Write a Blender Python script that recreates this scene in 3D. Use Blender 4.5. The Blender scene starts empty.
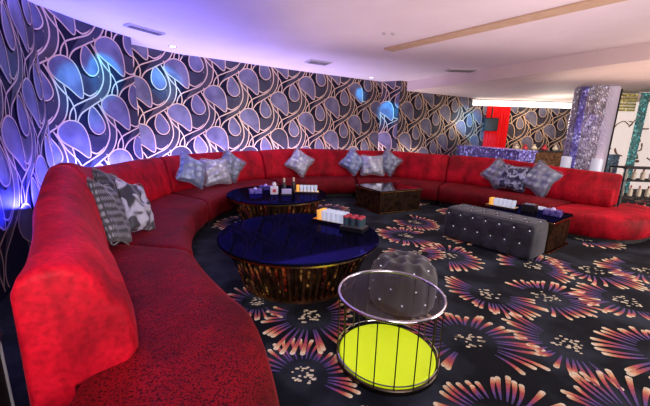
import bpy, math, random
from mathutils import Vector, Matrix
R_ = math.radians
S = bpy.context.scene
COL = S.collection
random.seed(7)

# ---------------------------------------------------------------- helpers
def tag(o, label=None, cat=None, group=None, kind=None):
    if label: o['label'] = label
    if cat: o['category'] = cat
    if group: o['group'] = group
    if kind: o['kind'] = kind
    return o

def empty(name, loc=(0, 0, 0), rz=0, label=None, cat=None, group=None):
    o = bpy.data.objects.new(name, None); COL.objects.link(o)
    o.location = loc; o.rotation_euler = (0, 0, rz); o.empty_display_size = .1
    return tag(o, label, cat, group)

class MB:
    def __init__(s): s.v = []; s.f = []; s.m = []; s.c = []; s.usec = False
    def add(s, vs, fs, mi=0, cols=None):
        b = len(s.v); s.v += [tuple(p) for p in vs]
        s.f += [tuple(b + i for i in f) for f in fs]; s.m += [mi] * len(fs)
        if cols: s.usec = True
        s.c += list(cols) if cols else [(1, 1, 1, 1)] * len(vs)
        return s
    def box(s, c, d, rz=0, mi=0, mat=None):
        x, y, z = d[0] / 2, d[1] / 2, d[2] / 2
        M = Matrix.Translation(c) @ Matrix.Rotation(rz, 4, 'Z') @ (mat or Matrix())
        vs = [M @ Vector((a * x, b * y, e * z)) for a in (-1, 1) for b in (-1, 1) for e in (-1, 1)]
        return s.add(vs, [(0, 1, 3, 2), (4, 6, 7, 5), (0, 4, 5, 1), (2, 3, 7, 6), (0, 2, 6, 4), (1, 5, 7, 3)], mi)
    def lathe(s, prof, n=32, c=(0, 0, 0), mi=0, closed=False):
        vs = []; fs = []
        for r, z in prof:
            for k in range(n):
                a = 2 * math.pi * k / n
                vs.append((c[0] + r * math.cos(a), c[1] + r * math.sin(a), c[2] + z))
        L = len(prof)
        for i in range(L - 1 + (1 if closed else 0)):
            j = (i + 1) % L
            for k in range(n):
                q = (k + 1) % n
                fs.append((i * n + k, i * n + q, j * n + q, j * n + k))
        return s.add(vs, fs, mi)
    def disc(s, r, z, n=32, c=(0, 0, 0), mi=0):
        vs = [(c[0] + r * math.cos(2 * math.pi * k / n), c[1] + r * math.sin(2 * math.pi * k / n), c[2] + z) for k in range(n)]
        return s.add(vs, [tuple(range(n))], mi)
    def tube(s, pts, r, n=8, mi=0, closed=False):
        pts = [Vector(p) for p in pts]; vs = []; fs = []; L = len(pts)
        for i, p in enumerate(pts):
            a = pts[(i - 1) % L] if (closed or i) else p
            b = pts[(i + 1) % L] if (closed or i < L - 1) else p
            t = (b - a).normalized()
            u = t.cross(Vector((0, 0, 1)))
            u = u.normalized() if u.length > .01 else Vector((1, 0, 0))
            w = t.cross(u)
            for k in range(n):
                an = 2 * math.pi * k / n
                vs.append(p + u * (r * math.cos(an)) + w * (r * math.sin(an)))
        for i in range(L - 1 + (1 if closed else 0)):
            j = (i + 1) % L
            for k in range(n):
                q = (k + 1) % n
                fs.append((i * n + k, i * n + q, j * n + q, j * n + k))
        if not closed:
            fs += [tuple(range(n)), tuple((L - 1) * n + k for k in range(n))]
        return s.add(vs, fs, mi)
    def build(s, name, mats, parent=None, smooth=False, bevel=0, loc=None, seg=2, fixn=True, ang=40):
        me = bpy.data.meshes.new(name); me.from_pydata(s.v, [], s.f)
        if not isinstance(mats, (list, tuple)): mats = [mats]
        for m in mats: me.materials.append(m)
        me.polygons.foreach_set('material_index', s.m)
        if s.usec:
            ca = me.color_attributes.new('Col', 'FLOAT_COLOR', 'POINT')
            ca.data.foreach_set('color', [x for c in s.c for x in c])
        if fixn:
            import bmesh
            bm = bmesh.new(); bm.from_mesh(me)
            bmesh.ops.recalc_face_normals(bm, faces=bm.faces); bm.to_mesh(me); bm.free()
        if smooth:
            me.polygons.foreach_set('use_smooth', [True] * len(me.polygons))
            try: me.set_sharp_from_angle(angle=R_(ang))
            except Exception: pass
        me.update()
        o = bpy.data.objects.new(name, me); COL.objects.link(o)
        if parent: o.parent = parent
        if loc: o.location = loc
        if bevel:
            b = o.modifiers.new('bevel', 'BEVEL'); b.width = bevel; b.segments = seg; b.limit_method = 'ANGLE'
        return o

def kids(o): return [c for c in bpy.data.objects if c.parent == o]
def copy_tree(o, parent=None):
    c = o.copy(); COL.objects.link(c)
    if parent: c.parent = parent
    for ch in kids(o): copy_tree(ch, c)
    return c

def cr(pts, n=8, closed=False):
    """Catmull-Rom through tuples"""
    out = []; L = len(pts)
    rng = L if closed else L - 1
    for i in range(rng):
        g = (lambda j: pts[j % L]) if closed else (lambda j: pts[max(0, min(L - 1, j))])
        p0, p1, p2, p3 = g(i - 1), g(i), g(i + 1), g(i + 2)
        for k in range(n):
            t = k / n
            out.append(tuple(.5 * (2 * b + (c - a) * t + (2 * a - 5 * b + 4 * c - d) * t * t + (3 * b - a - 3 * c + d) * t ** 3)
                             for a, b, c, d in zip(p0, p1, p2, p3)))
    if not closed: out.append(tuple(pts[-1]))
    return out

# ---------------------------------------------------------------- materials
def mat(name, col=(.5, .5, .5), rough=.5, metal=0, emit=None, es=0, coat=0, sheen=0, sheencol=None, spec=None, trans=0, alpha=1, ior=None):
    m = bpy.data.materials.new(name); m.use_nodes = True
    b = m.node_tree.nodes['Principled BSDF']
    b.inputs['Base Color'].default_value = (*col, 1)
    b.inputs['Roughness'].default_value = rough
    b.inputs['Metallic'].default_value = metal
    if emit: b.inputs['Emission Color'].default_value = (*emit, 1); b.inputs['Emission Strength'].default_value = es
    b.inputs['Coat Weight'].default_value = coat
    b.inputs['Sheen Weight'].default_value = sheen
    if sheencol: b.inputs['Sheen Tint'].default_value = (*sheencol, 1)
    if spec is not None: b.inputs['Specular IOR Level'].default_value = spec
    b.inputs['Transmission Weight'].default_value = trans
    b.inputs['Alpha'].default_value = alpha
    if ior: b.inputs['IOR'].default_value = ior
    return m

def N(m, t, **kw):
    n = m.node_tree.nodes.new(t)
    for k, v in kw.items():
        if k in n.inputs.keys(): n.inputs[k].default_value = v
        else: setattr(n, k, v)
    return n
def ramp(m, stops, interp='LINEAR'):
    r = m.node_tree.nodes.new('ShaderNodeValToRGB'); e = r.color_ramp; e.interpolation = interp
    while len(e.elements) < len(stops): e.elements.new(.5)
    for i, (p, c) in enumerate(stops): e.elements[i].position = p; e.elements[i].color = (*c, 1)
    return r
def bsdf(m): return m.node_tree.nodes['Principled BSDF']
def link(m, a, b): m.node_tree.links.new(a, b)

def noise_mat(name, c1, c2, scale=20, rough=.6, lo=.35, hi=.65, detail=3, bump=0, space='Object', **kw):
    m = mat(name, c1, rough, **kw)
    tc = N(m, 'ShaderNodeTexCoord'); no = N(m, 'ShaderNodeTexNoise', Scale=scale, Detail=detail)
    link(m, tc.outputs[space], no.inputs['Vector'])
    r = ramp(m, [(lo, c1), (hi, c2)]); link(m, no.outputs['Fac'], r.inputs['Fac'])
    link(m, r.outputs['Color'], bsdf(m).inputs['Base Color'])
    if bump:
        b = N(m, 'ShaderNodeBump', Strength=bump, Distance=.02)
        link(m, no.outputs['Fac'], b.inputs['Height']); link(m, b.outputs['Normal'], bsdf(m).inputs['Normal'])
    return m

def velvet(name, c1, c2, dark, speck=0.0):
    m = mat(name, c1, .62, sheen=.12, sheencol=(1, .1, .15), spec=.15)
    bsdf(m).inputs['Sheen Roughness'].default_value = .35
    tc = N(m, 'ShaderNodeTexCoord')
    n1 = N(m, 'ShaderNodeTexNoise', Scale=3.2, Detail=5, Roughness=.65)
    mp = N(m, 'ShaderNodeMapping'); mp.inputs['Scale'].default_value = (1, 1, .6)
    link(m, tc.outputs['Object'], mp.inputs['Vector']); link(m, mp.outputs['Vector'], n1.inputs['Vector'])
    r = ramp(m, [(.36, c2), (.62, c1)]); link(m, n1.outputs['Fac'], r.inputs['Fac'])
    n2 = N(m, 'ShaderNodeTexNoise', Scale=120 if speck else 38, Detail=2)
    link(m, tc.outputs['Object'], n2.inputs['Vector'])
    r2 = ramp(m, [(.40, (0, 0, 0)), (.5, (1, 1, 1))]) if speck else ramp(m, [(.30, (0.6,) * 3), (.6, (1, 1, 1))])
    link(m, n2.outputs['Fac'], r2.inputs['Fac'])
    mx = N(m, 'ShaderNodeMix', data_type='RGBA')
    link(m, r2.outputs['Color'], mx.inputs[0]); mx.inputs[6].default_value = (*dark, 1)
    link(m, r.outputs['Color'], mx.inputs[7]); link(m, mx.outputs[2], bsdf(m).inputs['Base Color'])
    b = N(m, 'ShaderNodeBump', Strength=.5, Distance=.03)
    link(m, n1.outputs['Fac'], b.inputs['Height']); link(m, b.outputs['Normal'], bsdf(m).inputs['Normal'])
    return m

M = {}
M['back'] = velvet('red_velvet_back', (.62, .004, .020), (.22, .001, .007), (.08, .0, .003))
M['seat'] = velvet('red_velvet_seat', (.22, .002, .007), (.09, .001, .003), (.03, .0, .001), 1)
M['plinth'] = mat('black_plinth', (.01, .008, .01), .5)
M['ceil'] = noise_mat('ceiling_plaster', (.80, .70, .73), (.84, .74, .77), 2, .75)
M['soffit'] = noise_mat('soffit_plaster', (.80, .66, .62), (.84, .70, .65), 2, .75)
M['tan'] = noise_mat('tan_strip', (.55, .36, .22), (.6, .42, .28), 6, .7)
M['wbase'] = noise_mat('wallpaper_ground', (.004, .003, .014), (.010, .008, .024), 30, .6, spec=.15)
def satin(name, c1, c2, rough=.38, metal=.35):
    m = noise_mat(name, c1, c2, 4, rough, metal=metal)
    return m
M['lilac'] = satin('wallpaper_lilac', (.10, .09, .15), (.18, .165, .24))
M['grey'] = satin('wallpaper_grey', (.026, .022, .042), (.045, .04, .062))
M['brown'] = satin('wallpaper_brown', (.045, .034, .045), (.075, .056, .065))
M['gold'] = mat('wallpaper_gold_line', (.72, .50, .34), .35, .4)
M['bronze'] = noise_mat('copper_slat', (.34, .15, .05), (.78, .50, .18), 9, .10, metal=1)
M['goldmetal'] = mat('gold_metal', (.85, .55, .22), .22, 1)
M['chrome'] = mat('chrome', (.75, .75, .78), .12, 1)
M['darkrod'] = mat('dark_bronze_rod', (.10, .08, .06), .3, 1)
def blackglass(name, tint, fac):
    m = bpy.data.materials.new(name); m.use_nodes = True; nt = m.node_tree
    nt.nodes.remove(nt.nodes['Principled BSDF']); out = nt.nodes['Material Output']
    d = nt.nodes.new('ShaderNodeBsdfDiffuse'); d.inputs[0].default_value = (.004, .004, .008, 1)
    g = nt.nodes.new('ShaderNodeBsdfGlossy'); g.inputs[0].default_value = (*tint, 1); g.inputs['Roughness'].default_value = .05
    mx = nt.nodes.new('ShaderNodeMixShader'); mx.inputs[0].default_value = fac
    nt.links.new(d.outputs[0], mx.inputs[1]); nt.links.new(g.outputs[0], mx.inputs[2]); nt.links.new(mx.outputs[0], out.inputs[0])
    return m
M['blackglass'] = blackglass('black_glass_blue_reflection', (.06, .05, .44), .19)  # black glass; blue of the reflected ceiling is put into the gloss tint
M['topglass'] = mat('bright_black_glass', (.006, .006, .012), .06, spec=1, coat=1)
M['black'] = mat('black_lacquer', (.012, .012, .014), .3)
M['matblack'] = mat('matt_black', (.008, .008, .012), .7)
M['copperdark'] = noise_mat('dark_copper', (.07, .035, .02), (.25, .12, .06), 14, .3, metal=.8)
M['greyvelvet'] = noise_mat('grey_velvet', (.012, .013, .020), (.032, .033, .047), 6, .7, sheen=.15, bump=.3)
M['brownvelvet'] = noise_mat('taupe_velvet', (.035, .030, .031), (.075, .064, .064), 6, .7, sheen=.35, bump=.3)
M['crystal'] = mat('crystal', (.9, .9, .95), .1, .3, emit=(.9, .9, 1), es=.35)
M['yellow'] = mat('acid_yellow', (.72, .85, .01), .5, emit=(.66, .92, 0), es=.34)
M['glow'] = mat('white_glow', (1, .97, .9), .5, emit=(1, .95, .86), es=2.6)
M['spot'] = mat('downlight_glow', (1, 1, 1), .5, emit=(.85, .85, 1), es=5)
M['trimmetal'] = mat('brushed_silver', (.55, .55, .58), .45, .3)
M['white'] = mat('white_plastic', (.8, .78, .8), .4)
M['cream'] = mat('cream', (.75, .66, .5), .45)
M['redcup'] = mat('red_top', (.55, .03, .05), .4)
M['teal'] = mat('dark_teal', (.05, .09, .11), .3)
M['amber'] = mat('amber_glass', (.9, .45, .08), .15, emit=(1, .5, .1), es=.5)
M['lilacbox'] = mat('lilac_paper', (.55, .5, .75), .5)
M['purplebox'] = noise_mat('purple_foil', (.05, .04, .25), (.3, .25, .7), 25, .25, metal=.5)
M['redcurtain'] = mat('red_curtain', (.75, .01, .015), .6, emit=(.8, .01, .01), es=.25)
M['vent'] = mat('vent_grey', (.55, .5, .5), .5)
M['slot'] = mat('vent_slot', (.12, .1, .1), .7)

def glass_mat(name, tint=(1, 1, 1), refl=.12, rough=.03):
    m = bpy.data.materials.new(name); m.use_nodes = True; nt = m.node_tree
    for n in list(nt.nodes):
        if n.type != 'OUTPUT_MATERIAL': nt.nodes.remove(n)
    out = [n for n in nt.nodes if n.type == 'OUTPUT_MATERIAL'][0]
    t = nt.nodes.new('ShaderNodeBsdfTransparent'); t.inputs[0].default_value = (*tint, 1)
    g = nt.nodes.new('ShaderNodeBsdfGlossy'); g.inputs['Roughness'].default_value = rough
    fr = nt.nodes.new('ShaderNodeValue'); fr.outputs[0].default_value = refl
    mm = nt.nodes.new('ShaderNodeMath'); mm.operation = 'MAXIMUM'; mm.inputs[1].default_value = refl
    mx = nt.nodes.new('ShaderNodeMixShader')
    nt.links.new(fr.outputs[0], mm.inputs[0]); nt.links.new(mm.outputs[0], mx.inputs[0])
    nt.links.new(t.outputs[0], mx.inputs[1]); nt.links.new(g.outputs[0], mx.inputs[2]); nt.links.new(mx.outputs[0], out.inputs[0])
    return m
M['glass'] = glass_mat('clear_glass', (.62, .64, .70), .11)
M['cupglass'] = glass_mat('cup_glass', (.85, .88, .98), .35, .12)

def petal_mat():
    m = mat('carpet_flower_pile', (1, 1, 1), .85, sheen=.15)
    a = N(m, 'ShaderNodeAttribute', attribute_name='Col')
    tc = N(m, 'ShaderNodeTexCoord'); no = N(m, 'ShaderNodeTexNoise', Scale=60, Detail=3)
    link(m, tc.outputs['Object'], no.inputs['Vector'])
    r = ramp(m, [(.3, (.6, .6, .6)), (.65, (1, 1, 1))]); link(m, no.outputs['Fac'], r.inputs['Fac'])
    mx = N(m, 'ShaderNodeMix', data_type='RGBA', blend_type='MULTIPLY'); mx.inputs[0].default_value = 1
    link(m, a.outputs['Color'], mx.inputs[6]); link(m, r.outputs['Color'], mx.inputs[7])
    link(m, mx.outputs[2], bsdf(m).inputs['Base Color'])
    return m
M['petal'] = petal_mat()
M['carpet'] = noise_mat('carpet_ground', (.0025, .0035, .007), (.036, .044, .062), 2.2, .85, .45, .72, 6, bump=.2, spec=.2)  # blue-grey mottling, lifted to put the floor's bluish sheen into the colour

def bead_mat(name, c1, c2, es, emitc):
    """glittering bead curtain: vertical strings of small bright beads"""
    m = mat(name, c1, .25, .6)
    tc = N(m, 'ShaderNodeTexCoord')
    vo = N(m, 'ShaderNodeTexVoronoi', Scale=22); link(m, tc.outputs['Object'], vo.inputs['Vector'])
    r = ramp(m, [(.25, c2), (.75, c1)]); link(m, vo.outputs['Color'], r.inputs['Fac'])
    link(m, r.outputs['Color'], bsdf(m).inputs['Base Color'])
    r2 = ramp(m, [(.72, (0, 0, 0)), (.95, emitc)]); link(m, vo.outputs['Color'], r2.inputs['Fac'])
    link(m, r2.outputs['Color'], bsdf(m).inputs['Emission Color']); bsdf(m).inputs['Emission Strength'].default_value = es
    b = N(m, 'ShaderNodeBump', Strength=.8, Distance=.02); link(m, vo.outputs['Distance'], b.inputs['Height'])
    link(m, b.outputs['Normal'], bsdf(m).inputs['Normal'])
    return m
M['beadcol'] = bead_mat('silver_beads', (.34, .31, .38), (.70, .66, .72), .6, (.9, .85, 1))
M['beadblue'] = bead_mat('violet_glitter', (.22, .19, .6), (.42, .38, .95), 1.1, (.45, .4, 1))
M['beadcyan'] = bead_mat('turquoise_beads', (.10, .42, .45), (.4, .8, .8), .6, (.3, 1, 1))
M['beadgold'] = bead_mat('gold_beads', (.55, .45, .12), (.85, .75, .3), .5, (1, .8, .2))

# ---------------------------------------------------------------- camera
H = 1.4
p_, ro = R_(12.3), R_(1.5)
fw = Vector((0, math.cos(p_), -math.sin(p_))); rt = Vector((1, 0, 0)); up = rt.cross(fw)
RR = rt * math.cos(ro) + up * math.sin(ro); UU = up * math.cos(ro) - rt * math.sin(ro)
cd = bpy.data.cameras.new('camera'); cam = bpy.data.objects.new('camera', cd); COL.objects.link(cam)
mw = Matrix((RR, UU, -fw)).transposed().to_4x4(); mw.translation = (0, 0, H); cam.matrix_world = mw
cd.sensor_width = 36; cd.lens = 320 / 650 * 36; cd.clip_start = .02
S.camera = cam

# ---------------------------------------------------------------- floor + carpet flowers
fl = MB()
fl.add([(-6, -2.5, 0), (12, -2.5, 0), (12, 13, 0), (-6, 13, 0)], [(0, 1, 2, 3)], 0)
CST = [(0, (.02, .012, .04)), (.3, (.12, .06, .32)), (.52, (.36, .035, .10)), (.74, (.66, .10, .06)), (.88, (.88, .50, .20)), (1, (.95, .84, .58))]
def grad(t):
    for (a, ca), (b, cb) in zip(CST, CST[1:]):
        if t <= b:
            k = (t - a) / (b - a); return tuple(x + (y - x) * k for x, y in zip(ca, cb)) + (1,)
    return CST[-1][1] + (1,)
def petal(cx, cy, a, r0, r1, w, z, bend):
    L = 7; left = []; right = []; cols = []
    for i in range(L + 3):
        t = min(i / L, 1) if i <= L else 1
        if i <= L: rr = r0 + (r1 - r0 - w) * t; ww = w * (.28 + .72 * t ** 1.2)
        else: rr = r1 - w + w * [.62, .95][i - L - 1]; ww = w * [.78, .3][i - L - 1]
        aa = a + bend * t * t
        c, s_ = math.cos(aa), math.sin(aa)
        left.append((cx + rr * c - ww * s_, cy + rr * s_ + ww * c, z)); right.append((cx + rr * c + ww * s_, cy + rr * s_ - ww * c, z))
        cols.append(grad(min(1, .08 + (rr - r0) / (r1 - r0) * .95)))
    n = len(left); vs = left + right
    fl.add(vs, [(i, i + n, i + n + 1, i + 1) for i in range(n - 1)], 1, cols + cols)
NB = [0]
def burst(cx, cy, R, gap=None, gw=90, n=36):
    """flower of radiating club-shaped petals; gap = direction (deg) without petals"""
    ph = random.uniform(0, 6); NB[0] += 1; R *= .92
    for k in range(n):
        a = 360 * k / n + random.uniform(-3, 3)
        if gap is not None and abs((a - gap + 180) % 360 - 180) < gw / 2: continue
        ar = R_(a)
        rr = R * (1 + .16 * math.sin(2 * ar + ph) + random.uniform(-.09, .09))
        petal(cx, cy, ar, R * .46, rr, R * .045, .003 + .00012 * NB[0] + .00003 * (k % 3), random.uniform(-.10, .10))
    for k in range(22):
        a, r = random.uniform(0, 6.28), R * .27 * math.sqrt(random.random()); q = R * random.uniform(.018, .034); st = random.uniform(1, 1.8)
        x, y = cx + r * math.cos(a), cy + r * math.sin(a)
        fl.add([(x + q * st * math.cos(u), y + q * math.sin(u), .0045 + .00012 * NB[0]) for u in [i * math.pi / 3 for i in range(6)]], [tuple(range(6))], 1, [(.85, .74, .5, 1)] * 6)
BR = [(1.03, 2.0, .44, 270, 70), (1.72, 1.98, .40, 10, 190), (1.52, 2.68, .40, 55, 110), (2.02, 2.66, .42, 190, 110), (2.72, 2.62, .42, 20, 150),
      (2.35, 1.86, .46, -40, 120), (.93, 1.33, .38, 250, 130), (1.62, 1.30, .42, 270, 120), (2.35, 3.38, .44, 230, 100), (2.95, 3.30, .44, 60, 110), (1.50, 3.62, .42, 200, 80),
      (-.10, 1.62, .34, 250, 150), (-.10, 2.25, .42, 100, 100), (1.12, 3.70, .36, 100, 120), (3.55, 3.35, .44, 30, 100), (3.3, 2.55, .44, 180, 120),
      (1.15, 4.35, .44, 0, 60), (1.5, 5.1, .44, 120, 60), (.3, 1.15, .3, 20, 120), (-.55, 2.45, .3, 0, 90), (3.0, 1.8, .45, 90, 90), (3.9, 2.9, .45, 0, 90)]
for b in BR: burst(*b)
random.seed(3)
pts = [(b[0], b[1]) for b in BR]
for _ in range(900):
    x, y = random.uniform(-1.4, 8), random.uniform(.2, 9)
    if x < 3.5 and y < 3.6: continue
    if min((x - a) ** 2 + (y - b) ** 2 for a, b in pts) > .84 ** 2:
        pts.append((x, y)); burst(x, y, .44, random.uniform(0, 360), 100, 34)
floor = fl.build('floor', [M['carpet'], M['petal']], fixn=False); tag(floor, kind='structure')

# ---------------------------------------------------------------- walls with wallpaper pattern
# motif, in tile units (x: 0..1 one column, y: 0..1 one repeat, half-drop columns)
BAL = [(.26, -.36), (.28, -.02), (.15, .21), (-.10, .26), (-.32, .12), (-.28, -.06), (0, -.22)]
LEAF = [(.44, .52), (.33, .34), (.34, .16), (.46, .05), (.60, .06), (.69, .18), (.62, .36)]
SQ = [(.28, .02), (.36, .04), (.52, .0), (.68, .06), (.66, -.14), (.50, -.26), (.30, -.24)]
CRES = [(.68, .62), (.88, .35), (.92, -.02), (.75, -.30), (.40, -.50), (.12, -.68), (.36, -.40), (.62, -.26), (.76, .02), (.74, .32)]
LINES = [[(.66, .68), (.88, .42), (.95, .06), (.82, -.25), (.48, -.46), (.20, -.62), (.08, -.82), (.14, -1.0)],
         [(.60, .58), (.76, .30), (.78, .0), (.60, -.26), (.30, -.40), (.05, -.52), (-.06, -.72), (.0, -.95)],
         [(-.36, .05), (-.20, -.20), (.02, -.42), (.08, -.66), (-.02, -.90)],
         [(.28, -.25), (.45, -.30), (.62, -.18), (.68, .06)]]
def wall(name, plan, ztop, s0=0., segs=1, TW=.74, TH=.84, rnd=1, zb=.55, offn=1, gap=0):
    """plan: smooth list of (x,y); pattern sits in relief on the room side"""
    P = plan; cum = [0]
    for a, b in zip(P, P[1:]): cum.append(cum[-1] + math.dist(a, b))
    T = cum[-1]
    def pos(s, z, off):
        s = max(0, min(T, s)); z = max(zb - .5, min(ztop, z))
        i = 0
        while i < len(cum) - 2 and cum[i + 1] < s: i += 1
        (ax, ay), (bx, by) = P[i], P[i + 1]
        L = cum[i + 1] - cum[i]; t = (s - cum[i]) / L
        nx, ny = (by - ay) / L * offn, -(bx - ax) / L * offn
        return (ax + (bx - ax) * t + nx * off, ay + (by - ay) * t + ny * off, z)
    mb = MB()
    vs = []
    for i, (x, y) in enumerate(P): vs += [(x, y, 0), (x, y, ztop)]
    mb.add(vs, [(2 * i, 2 * i + 2, 2 * i + 3, 2 * i + 1) for i in range(len(P) - 1)], 0)
    def inside(c): return not (all(q[0] <= 0 for q in c) or all(q[0] >= T for q in c) or all(q[1] >= ztop for q in c) or all(q[1] <= zb for q in c))
    def fill(sh, ox, oy, mi, off):
        c = [(s0 + (ox + x) * TW, oy * TH + y * TH) for x, y in cr(sh, 4, True)]
        if not inside(c): return
        cx = sum(q[0] for q in c) / len(c); cy = sum(q[1] for q in c) / len(c)
        v = [pos(cx, cy, off)] + [pos((cx + q[0]) / 2, (cy + q[1]) / 2, off) for q in c] + [pos(q[0], q[1], off) for q in c]
        n = len(c); f = []
        for k in range(n):
            q = (k + 1) % n
            f += [(0, 1 + k, 1 + q), (1 + k, 1 + n + k, 1 + n + q, 1 + q)]
        mb.add(v, f, mi)
    def line(sh, ox, oy, w, off, closed=False):
        c = [(s0 + (ox + x) * TW, oy * TH + y * TH) for x, y in cr(sh, 6, closed)]
        if not inside(c): return
        if closed: c.append(c[0])
        v = []
        for k, q in enumerate(c):
            a, b = c[max(0, k - 1)], c[min(len(c) - 1, k + 1)]
            dx, dy = b[0] - a[0], b[1] - a[1]; L = math.hypot(dx, dy) or 1
            for sg in (-1, 1): v.append(pos(q[0] - sg * dy / L * w, q[1] + sg * dx / L * w, off))
        mb.add(v, [(2 * k, 2 * k + 2, 2 * k + 3, 2 * k + 1) for k in range(len(c) - 1)], 5)
    random.seed(rnd)
    for ci in range(int(T / TW) + 4):
        for ri in range(int(ztop / TH) + 3):
            ox, oy = ci - 1, ri + (.5 if ci % 2 else 0)
            fill(CRES, ox, oy, 3 if (ci + ri) % 2 else 2, .006)
            fill(SQ, ox, oy, 2, .008)
            fill(BAL, ox, oy, 4 if random.random() < .12 else 1, .010)
            fill(LEAF, ox, oy, 1, .012)
            for l in LINES: line(l, ox, oy, .0100, .0075)
            line(BAL, ox, oy, .0085, .018, True); line(LEAF, ox, oy, .008, .020, True)
    o = mb.build(name, [M['wbase'], M['lilac'], M['grey'], M['brown'], M['grey'], M['gold']], fixn=False)
    return tag(o, kind='structure')

ZC = 2.85; ZS = 2.6
wall('wall_left', cr([(-1.0, -.9), (-1.62, .45), (-2.2, 1.6), (-2.92, 2.95), (-3.62, 4.25)], 6), ZC, rnd=2)
wall('wall_left_back', cr([(-3.62, 4.25), (-3.56, 4.6), (-3.46, 5.1), (-3.26, 5.68)], 5), ZC, s0=.35, rnd=3)
wall('wall_back', cr([(-3.54, 6.08), (-2.95, 6.76), (-2.28, 7.18), (-.69, 8.22), (1.50, 9.52)], 8), ZC, s0=.1, rnd=4)
st = MB(); st.add([(-3.26, 5.68, 0), (-3.54, 6.08, 0), (-3.54, 6.08, ZC), (-3.26, 5.68, ZC)], [(0, 1, 2, 3)])
tag(st.build('trim_1', M['wbase'], fixn=False), kind='structure')
wall('wall_side', [(1.50, 9.52), (1.62, 9.05), (1.98, 9.28)][:2] and [(1.50, 9.52), (1.98, 9.24)], ZC, s0=.2, rnd=5)
wall('wall_right', [(1.98, 9.24), (2.5, 9.5), (3.4, 9.98), (4.4, 10.5), (5.25, 11.0)], ZC, s0=.3, rnd=6)
wall('wall_far_right', [(5.25, 11.35), (7.0, 11.45), (9.5, 11.6)], ZC, s0=.3, rnd=8)
# ceiling (large quad) with lower soffit on the right
mb = MB(); mb.box((3, 5.2, ZC + .05), (18, 16, .1)); tag(mb.build('ceiling', M['ceil']), kind='structure')
poly = [(2.18, 9.3), (4.8, 5.16), (6.2, 2.95), (8.8, -1.2), (12, -1.2), (12, 13), (2.18, 13)]
n = len(poly); mb = MB()
mb.add([(x, y, ZS) for x, y in poly] + [(x, y, ZC + .02) for x, y in poly], [tuple(range(n))] + [(i, (i + 1) % n, n + (i + 1) % n, n + i) for i in range(n)])
tag(mb.build('ceiling_soffit', M['soffit']), kind='structure')
# recessed tan strip
a, b = Vector((1.03, 6.0, ZC)), Vector((4.6, 1.70, ZC)); d = (b - a); ang = math.atan2(d.y, d.x)
mb = MB(); mb.box((a + b) / 2 - Vector((0, 0, .012)), (d.length, .24, .024), ang)
tag(mb.build('trim_2', M['tan'], bevel=.006), kind='structure')
# bright cove over the bar
mb = MB(); mb.box((6.45, 10.75, 2.47), (3.9, .06, .16), .06); tag(mb.build('trim_3', M['glow']), kind='structure')

def downlight(x, y, label, r=.05, z=ZC):
    t = empty('downlight', (x, y, z), 0, label, 'downlight')
    MB().lathe([(r, -.002), (r * 1.35, -.012), (r * 1.5, -.002)], 24).build('trim_ring', M['vent'], t, True)
    MB().disc(r, -.005, 24).build('lamp', M['spot'], t)
downlight(-2.80, 6.18, 'bright small downlight near the purple ceiling edge above the curved wall')
downlight(1.12, 8.85, 'bright small downlight above the corner of the back wall')
for i, (x, y) in enumerate([(.80, 5.09), (.93, 5.09)]):
    t = empty('ceiling_sensor', (x, y, ZC), 0, ['left of the two small dark round fittings beside the tan ceiling strip', 'right of the two small dark round fittings beside the tan ceiling strip'][i], 'ceiling fitting')
    MB().lathe([(.028, 0), (.03, -.018), (.015, -.026), (.001, -.026)], 16).build('cap', M['vent'], t, True)
    MB().disc(.012, -.027, 12).build('lens', M['slot'], t)
def vent(x, y, w, d_, rz, label, nsl=4):
    t = empty('ceiling_vent', (x, y, ZC), rz, label, 'ceiling vent')
    MB().box((0, 0, -.012), (w, d_, .024)).build('frame', M['vent'], t, bevel=.006)
    s = MB()
    for k in range(nsl): s.box((0, d_ * (-.33 + .66 * k / (nsl - 1)), -.026), (w * .86, d_ * .09, .005))
    s.build('slot_panel', M['slot'], t)
vent(-.22, 7.16, .5, .30, .5, 'long slotted air vent in the ceiling above the centre of the back wall')
vent(2.95, 7.6, .62, .28, 0, 'pale rectangular air vent in the ceiling before the right wall')
vent(-2.75, 5.2, .55, .16, 1.0, 'dark slotted air vent in the purple lit ceiling at left')

# ---------------------------------------------------------------- the long curved red sofa
PR = [  # seat front, back outer, height of back
    ((-.05, .35), (-1.00, .25), .90), ((-.15, .98), (-1.06, .66), .90), ((-.38, 1.60), (-1.07, .975), .90), ((-.60, 1.87), (-1.40, 1.44), .92),
    ((-.87, 2.20), (-1.84, 1.96), .97), ((-1.10, 2.54), (-2.32, 2.68), 1.10), ((-1.30, 2.93), (-2.55, 3.25), 1.0), ((-1.47, 3.36), (-2.68, 3.80), .965),
    ((-1.62, 3.85), (-2.75, 4.45), .965), ((-1.66, 4.45), (-2.72, 5.1), .965), ((-1.56, 5.15), (-2.58, 5.75), .97), ((-1.27, 5.8), (-2.2, 6.40), .985),
    ((-.88, 6.32), (-1.55, 7.05), 1.0), ((-.35, 6.72), (-.68, 7.60), 1.04), ((.5, 6.98), (.42, 7.88), 1.02), ((1.42, 6.95), (1.68, 7.92), 1.02),
    ((1.98, 6.6), (2.45, 7.5), 1.0), ((2.45, 6.2), (3.05, 7.15), .995), ((2.85, 5.75), (3.62, 6.6), .985),
    ((3.14, 5.2), (4.02, 5.85), .945), ((3.40, 4.72), (4.33, 5.28), .92), ((3.80, 4.30), (4.64, 4.98), .90)]
FR = cr([tuple(p[0]) + tuple(p[1]) + (p[2],) for p in PR], 10)
def frame(t):
    i = max(0, min(len(FR) - 1, t * 10)); k = int(i); f = i - k
    a = FR[k]; b = FR[min(k + 1, len(FR) - 1)]
    return [x + (y - x) * f for x, y in zip(a, b)]
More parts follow.
